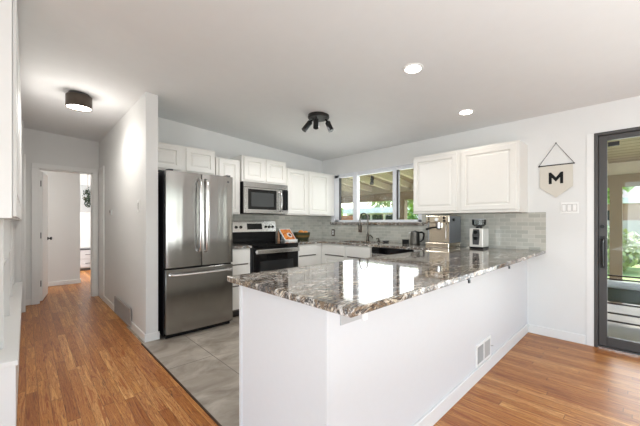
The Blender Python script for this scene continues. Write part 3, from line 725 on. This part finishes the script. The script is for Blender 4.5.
# brackets under the overhang
def bracket(x, label, m_):
    t = thing('support_bracket', label, 'bracket', (x, PY0, CT0), 0)
    obj('arm', box(B(), -.02, .02, -.14, 0, -.008, -.001), m_, t, bevel=.001)
    obj('wall_leg', box(B(), -.02, .02, -.008, 0, -.10, -.008), m_, t, bevel=.001)
t = thing('support_bracket', 'grey flat plate bracket with white tip beneath the worktop corner nearest the camera', 'bracket', (1.03, PY0, CT0), 0, 'brackets under the bar top')
obj('wall_leg', box(B(), -.075, .085, -.006, -.0005, -.095, -.001), plain('bracket_grey', rgb(188, 188, 188), .5), t, bevel=.001)
obj('arm', box(B(), -.075, -.03, -.13, -.006, -.010, -.001), 'white', t, bevel=.001)
obj('tip', box(B(), -.068, -.045, -.125, -.11, -.05, -.010), 'white', t, bevel=.004)
for x, la in ((1.93, 'small dark bracket tab under the peninsula edge, about halfway along'), (2.75, 'small dark bracket tab under the peninsula edge, farther toward the wall')):
    t = thing('support_bracket', la, 'bracket', (x, PY0, CT0), 0, 'brackets under the bar top')
    obj('arm', box(B(), -.015, .015, -.162, -.001, -.008, -.001), 'darkgrey', t)
    obj('wall_leg', box(B(), -.015, .015, -.006, -.0005, -.06, -.008), 'panel', t)
    obj('tip', box(B(), -.010, .010, -.166, -.158, -.028, -.008), 'black', t)

# ------------------------------------------------------------------ M pennant
t = thing('wall_pennant', 'cream felt pennant with a black letter M hanging by a cord', 'pennant', (XW-.008, .615, 0), -PI/2)
obj('felt', prism(B(), [(-.139, 1.825), (.139, 1.825), (.141, 1.598), (0, 1.487), (-.141, 1.598)], -.004, 0, 'y'), 'felt', t)
def letterM(cx, z0, w_, h_, s_):
    a = cx-w_/2; b = cx+w_/2; z1 = z0+h_
    return [(a, z0), (a+s_, z0), (a+s_, z1-.055), (cx, z1-.10), (b-s_, z1-.055), (b-s_, z0), (b, z0), (b, z1), (b-.02, z1), (cx, z1-.055), (a+.02, z1), (a, z1)]
obj('letter', prism(B(), letterM(0, 1.632, .122, .122, .026), -.007, -.004, 'y'), 'black', t)
obj('dowel', tube(B(), [(-.155, -.002, 1.83), (.155, -.002, 1.83)], .006, 10), 'cord', t, smooth=True)
obj('cord', tube(B(), [(-.15, -.002, 1.832), (0, -.001, 2.06), (.15, -.002, 1.832)], .0028, 6), 'cord', t)
obj('nail', tube(B(), [(0, -.008, 2.062), (0, .008, 2.062)], .005, 8), 'darkgrey', t)

# ------------------------------------------------------------------ ceiling lights
LE = emis('lamp_glow', (1, .93, .82), 14)
def downlight(x, y, label):
    z = zc(x)
    t = thing('recessed_light', label, 'ceiling light', (x, y, z), 0, 'recessed ceiling lights')
    t.rotation_euler = (0, math.atan(.0555), 0)
    obj('trim_ring', lathe(B(), [(.062, -.006), (.078, -.006), (.082, -.001), (.082, .002), (.062, .002)], seg=40, capb=False, capt=False), 'white', t, smooth=True)
    obj('lens', lathe(B(), [(.001, -.004), (.063, -.004), (.063, -.001)], seg=32), LE, t)
    l = bpy.data.lights.new('downlight_lamp', 'SPOT'); l.energy = 4.5; l.color = (1, .94, .86); l.spot_size = math.radians(130); l.spot_blend = .8; l.shadow_soft_size = .06
    lo = bpy.data.objects.new('downlight_lamp', l); COL.objects.link(lo); lo.parent = t; lo.location = (0, 0, -.012)
downlight(2.283, 1.283, 'recessed ceiling light nearest the camera, left of the pair')
downlight(3.436, 1.303, 'recessed ceiling light nearer the window wall, right of the pair')
# hall drum light
hx, hy = .41, 4.12
t = thing('drum_ceiling_light', 'dark bronze drum ceiling light glowing in the hallway', 'ceiling light', (hx, hy, zc(hx)))
obj('canopy', lathe(B(), [(.09, .012), (.09, -.022), (.112, -.028)], seg=40), 'darkgrey', t, smooth=True)
obj('shade', lathe(B(), [(.108, -.022), (.114, -.028), (.114, -.150), (.108, -.150), (.108, -.03)], seg=48, capb=False, capt=False), plain('bronze_shade', rgb(72, 62, 54), .35, .5), t, smooth=True)
obj('diffuser', lathe(B(), [(.001, -.142), (.1075, -.142), (.1075, -.134)], seg=40), emis('diffuser_glow', (1, .93, .84), 7), t)
l = bpy.data.lights.new('drum_lamp', 'POINT'); l.energy = 5.5; l.color = (1, .95, .90); l.shadow_soft_size = .12
lo = bpy.data.objects.new('drum_lamp', l); COL.objects.link(lo); lo.parent = t; lo.location = (0, 0, -.38)
l = bpy.data.lights.new('drum_lamp_down', 'SPOT'); l.energy = 20; l.color = (1, .97, .94); l.spot_size = math.radians(172); l.spot_blend = .5; l.shadow_soft_size = .12
lo = bpy.data.objects.new('drum_lamp_down', l); COL.objects.link(lo); lo.parent = t; lo.location = (0, 0, -.16)
# spot cluster
cx, cy = 2.47, 2.60
t = thing('spotlight_cluster', 'black round ceiling fixture with three swivelling spot cylinders', 'ceiling light', (cx, cy, zc(cx)))
obj('canopy', lathe(B(), [(.122, .008), (.126, -.025), (.120, -.036)], seg=40), 'blackmetal', t, smooth=True)
R_ = Vector((math.sin(TH), -math.cos(TH), 0)); F_ = Vector((math.cos(TH), math.sin(TH), 0))
for s, (a, b, c_) in enumerate(((-.045, .02, (-.13, -.05)), (.075, .02, (.075, -.03)), (-.025, -.06, (-.005, -.06)))):
    p0 = R_*a + F_*b + Vector((0, 0, -.03)); hinge = p0 + Vector((0, 0, -.02))
    p1 = p0 + R_*c_[0]*.35 + F_*c_[1]*.35 + Vector((0, 0, -.035)); p2 = p1 + (R_*c_[0] + F_*c_[1])*.62 + Vector((0, 0, -.115))
    h = obj('spot_head', tube(B(), [p1, p1.lerp(p2, .12), p2], [.018, .031, .031], 18), 'blackmetal', t, smooth=True)
    obj('swivel', tube(B(), [p0+Vector((0, 0, .004)), p1+(p2-p1)*.05], .010, 8), 'blackmetal', h)

l = bpy.data.lights.new('kitchen_fill', 'SPOT'); l.energy = 27; l.color = (1, 1, 1); l.spot_size = math.radians(176); l.spot_blend = .35; l.shadow_soft_size = .14  # added kitchen fill hung below the unlit spot fixture
lo = bpy.data.objects.new('kitchen_fill', l); COL.objects.link(lo); lo.parent = t; lo.location = (0, 0, -.20)

# ------------------------------------------------------------------ left built-in bookcase over a low bench
t = thing('built_in_bookcase', 'white built-in shelving with low bench ledge along the left wall', 'bookcase', (0, 2.5, 0))
obj('bench', box(B(), -.448, -.04, 0, 3.29, .0, .40), 'trim', t, bevel=.003)
obj('bench_top', box(B(), -.448, -.030, -.01, 3.29, .40, .43), 'trim', t, bevel=.004)
for yy in (.28, 1.22, 2.16, 3.06):
    obj('upright', box(B(), -.175, -.10, yy, yy+.035, .43, 1.248), 'trim', t, bevel=.002)
obj('shelf', box(B(), -.175, -.115, .318, 3.28, .90, .925), 'trim', t)
obj('upper_box', box(B(), -.448, -.056, .0, 3.20, 1.25, 2.60), 'trim', t, bevel=.002)
for k in range(3):
    y = .02+k*1.06
    dd = obj('upper_door', box(B(), -.055, -.038, y, y+1.04, 1.26, 2.58), 'trim', t, bevel=.003)
    obj('door_inset', box(B(), -.038, -.034, y+.09, y+.95, 1.39, 2.48), 'trim', dd, bevel=.002)
obj('back_board', box(B(), -.449, -.176, .0, 3.29, .43, 1.248), 'trim', t)
obj('side_stile', box(B(), -.448, -.045, 3.20, 3.295, .43, 2.58), 'trim', t, bevel=.002)

# ------------------------------------------------------------------ beyond the hall: dresser, print, hanging greenery
t = thing('dresser', 'low pale grey two-drawer dresser in the room past the hallway', 'dresser', (.93, 9.72, 0))
obj('body', box(B(), 0, .9, .02, .45, .06, .52), plain('dresser_grey', rgb(196, 196, 198), .5), t, bevel=.003)
obj('top', box(B(), -.02, .92, 0, .46, .52, .545), 'darkgrey', t, bevel=.003)
obj('side_leg', box(B(), -.02, 0, 0, .46, 0, .52), 'darkgrey', t)
obj('base', box(B(), .02, .88, .04, .43, 0, .06), 'darkgrey', t)
for z0, z1 in ((.08, .285), (.30, .505)):
    dd = obj('drawer', box(B(), .02, .88, 0, .02, z0, z1), plain('drawer_grey', rgb(206, 206, 208), .5), t, bevel=.002)
    obj('pull', box(B(), .16, .30, -.02, 0, (z0+z1)/2-.006, (z0+z1)/2+.006), 'darkgrey', dd)
t = thing('wall_art', 'pale grey unframed canvas on the far bedroom wall', 'picture', (.80, 10.4, 1.5))
obj('canvas', box(B(), 0, .8, -.03, 0, 0, .72), plain('grey_canvas', rgb(186, 188, 188), .8, nscale=4, amt=.05), t, bevel=.003)
t = thing('hanging_greenery', 'dark trailing greenery hanging in front of the far bedroom wall', 'plant', (1.165, 9.9, 1.5))
def leaves(c, rad, n, size, squash=(1, 1, 1), surf=.55):
    bm = B()
    for i in range(n):
        while True:
            p = Vector((random.uniform(-1, 1), random.uniform(-1, 1), random.uniform(-1, 1)))
            if surf < p.length < 1: break
        p = Vector((p.x*rad[0], p.y*rad[1], p.z*rad[2])) + Vector(c)
        q = Matrix.Rotation(random.uniform(0, 2*PI), 3, 'Z') @ Matrix.Rotation(random.uniform(-1.2, 1.2), 3, 'X')
        s = size*random.uniform(.6, 1.3)
        vs = [bm.verts.new(p + q @ Vector(v)*s) for v in ((-.5, 0, 0), (0, -.9, .12), (.5, 0, 0), (0, .9, .12))]
        bm.faces.new(vs)
    return bm
obj('foliage', leaves((0, 0, .36), (.11, .10, .27), 260, .04, surf=0), 'leaf_dark', t)
obj('stem', tube(B(), [(0, 0, .15), (.01, 0, .4), (0, 0, .62), (0, 0, 1.04)], .004, 6), 'bark', t)

# ------------------------------------------------------------------ patio and garden
struct('floor_patio', box(B(), XW+WT, 7.15, -4, 17, -.25, -.10), 'concrete')
struct('ground_lawn', box(B(), 7.15, 40, -25, 45, -.4, -.22), 'grass')
pr_ = thing('patio_roof', 'tan timber patio roof with pale rafters outside the window', 'patio roof', (XW+WT, 0, 0))
def rz_(x): return 2.50 - (x-4.21)*(2.50-2.10)/(7.2-4.21)   # underside of boards
bm = B(); prism(bm, [(0, 2.50+.10), (3.1, rz_(7.31)+.10), (3.1, rz_(7.31)+.16), (0, 2.50+.16)], -4, 17, 'y'); obj('roof_boards', bm, 'roofpanel', pr_)
for k in range(34):
    y = -3.9+k*.61
    bm = B(); prism(bm, [(0.005, 2.40), (3.0, rz_(7.21)-.03), (3.0, rz_(7.21)+.10), (0.005, 2.60)], y, y+.085, 'y'); obj('rafter', bm, 'rafter', pr_)
obj('eave_beam', box(B(), 2.75, 2.88, -4, 17, 1.80, 2.0), 'beam', pr_)
obj('fascia', box(B(), 2.89, 2.93, -4, 17, 1.98, 2.24), 'rafter', pr_)
for y in (-3.2, .2, 4.15, 12.5):  # second post stands in for a reflection in the sliding door glass
    obj('post', box(B(), 2.74, 2.89, y, y+.15, -.10, 1.80), 'beam', pr_)
pf_ = thing('porch_spotlight', 'small black spotlight under the patio rafters', 'lamp', (5.6, 4.15, 2.16))
obj('mount', lathe(B(), [(.04, 0), (.04, .03), (.02, .17)], seg=16), 'black', pf_, smooth=True)
obj('head', tube(B(), [(0, 0, 0), (-.05, -.02, -.08)], [.03, .045], 14), 'black', pf_, smooth=True)
# outdoor sofa
t = thing('patio_sofa', 'black metal patio sofa with dark green seat cushion outside the glass door', 'sofa', (5.25, -.9, -.10))
bm = B(); Ls = 1.8
for z in (.665, .62): tube(bm, [(0, 0, z), (0, Ls, z)], .010, 6)
for z in (.20, .10): tube(bm, [(0, 0, z), (0, Ls, z)], .012, 6)
for y in (0, Ls):
    for x in (0, .62): tube(bm, [(x, y, 0), (x, y, .67)], .013, 6)
    tube(bm, [(0, y, .665), (.62, y, .665)], .012, 6); tube(bm, [(0, y, .20), (.62, y, .20)], .012, 6)
for x in (.62,):
    tube(bm, [(x, 0, .20), (x, Ls, .20)], .012, 6)
obj('frame', bm, 'blackmetal', t)
obj('seat_cushion', box(B(), .03, .60, .03, Ls-.03, .33, .50), 'cushion', t, bevel=.03, seg=3)
obj('cushion_top_sheen', box(B(), .05, .58, .05, Ls-.05, .502, .53), 'cushion_sheen', t, bevel=.015, seg=2)  # grey slab paints the sky's reflection on the green cushion top
# fence and neighbours
t = thing('garden_fence', 'weathered wooden fence at the back of the lawn', 'fence', (14, 0, -.22))
obj('boards', box(B(), 0, .03, -14, 1.2, .1, 1.5), 'fence', t)
for k in range(7): obj('post', box(B(), -.06, 0, -14+k*2.5, -13.9+k*2.5, 0, 1.6), 'fence', t)
t = thing('patio_screen', 'low orange wooden screen at the far left of the patio', 'screen', (7.6, 7.3, -.22))
obj('boards', box(B(), 0, .03, -.95, 1.2, .15, 1.60), 'orangewood', t)
obj('cap_rail', box(B(), -.02, .05, -.95, 1.2, 1.60, 1.65), 'orangewood', t)
t = thing('neighbour_carport', 'white flat-roofed neighbour building seen through the kitchen window', 'building', (12, 7.5, -.22))
obj('roof', box(B(), -.3, 3, -.1, 3.3, 1.86, 2.12), 'siding', t)
obj('wall', box(B(), .1, 2.8, .0, 3.1, .9, 1.86), 'siding', t)
for y in (.1, .85, 1.6, 2.35): obj('window', box(B(), .05, .1, y, y+.58, 1.40, 1.80), 'darkwin', t)
obj('brick_base', box(B(), .04, 2.8, .0, 3.1, 0, .9), 'brick', t)
t = thing('neighbour_house', 'brick neighbour house with white eave across the lawn', 'building', (20, -3.5, -.22))
obj('wall', box(B(), 0, 5, -4, 6.5, 0, 2.3), 'brick', t); obj('eave', box(B(), -.5, 5, -4.4, 6.9, 2.3, 2.55), 'siding', t)
bm = B(); prism(bm, [(-.5, 2.55), (5.5, 2.55), (2.5, 3.9)], -4.4, 6.9, 'y'); obj('roof', bm, plain('shingles', rgb(140, 132, 126), .9), t)
for y in (-2.5, 1.5, 4.2): obj('window', box(B(), -.02, 0, y, y+1.2, 1.0, 2.0), 'darkwin', t)
t = thing('wooden_post', 'reddish wooden post near the right side of the kitchen window view', 'post', (7.4, 4.5, -.22)) 
obj('shaft', box(B(), 0, .16, 0, .16, 0, 2.1), 'orangewood', t); obj('cap', box(B(), -.02, .18, -.02, .18, 2.1, 2.14), 'orangewood', t)
def shrub(name, label, cat, loc, rad, h, mat, n, size, group=None):
    t = thing(name, label, cat, loc, 0)
    obj('foliage', leaves((0, 0, h), rad, n, size, surf=.3), mat, t)
    obj('trunk', tube(B(), [(0, 0, 0), (.05, .03, h*.5), (0, 0, h)], [.09, .07, .03], 8), 'bark', t)
shrub('bush', 'bright green bush beyond the left pane of the kitchen window', 'bush', (9.5, 10.2, -.22), (1.3, 1.5, 1.3), 1.35, 'leaf_light', 2600, .16)
shrub('bush', 'bright green bush beyond the right pane of the kitchen window', 'bush', (10.2, 5.1, -.22), (.8, 1.0, 1.1), 1.25, 'leaf_light', 1800, .13)
shrub('tree', 'tall pale tree above the white neighbour building', 'tree', (21, 11.5, -.22), (3.5, 4.5, 2.4), 4.0, 'leaf_pale', 2600, .35)
shrub('tree', 'tall green tree farthest left behind the patio', 'tree', (17, 24, -.22), (4, 5, 3), 3.6, 'leaf_mid', 2600, .38)
shrub('tree', 'leafy tree over the brick neighbour house', 'tree', (15.9, 2.0, -.22), (1.5, 2.0, 1.8), 3.6, 'leaf_light', 2400, .25)
shrub('tree', 'broad tree behind the right side of the lawn', 'tree', (30, -7, -.22), (3.5, 5, 2.6), 4.2, 'leaf_mid', 2400, .36)
shrub('bush', 'low pale shrub in front of the brick house', 'bush', (12.6, .9, -.22), (.7, 1.1, .7), .65, 'leaf_pale', 1300, .11)
t = thing('tree', 'slender bare-stemmed tree outside the sliding door', 'tree', (11.0, -.9, -.22))
obj('trunk', tube(B(), [(0, 0, 0), (.05, .05, 1.2), (0, -.05, 2.6), (.1, -.1, 4)], [.13, .10, .08, .05], 8), 'bark', t)
obj('foliage', leaves((0, -.1, 4.0), (1.6, 1.6, 1.2), 1400, .16, surf=.1), 'leaf_light', t)
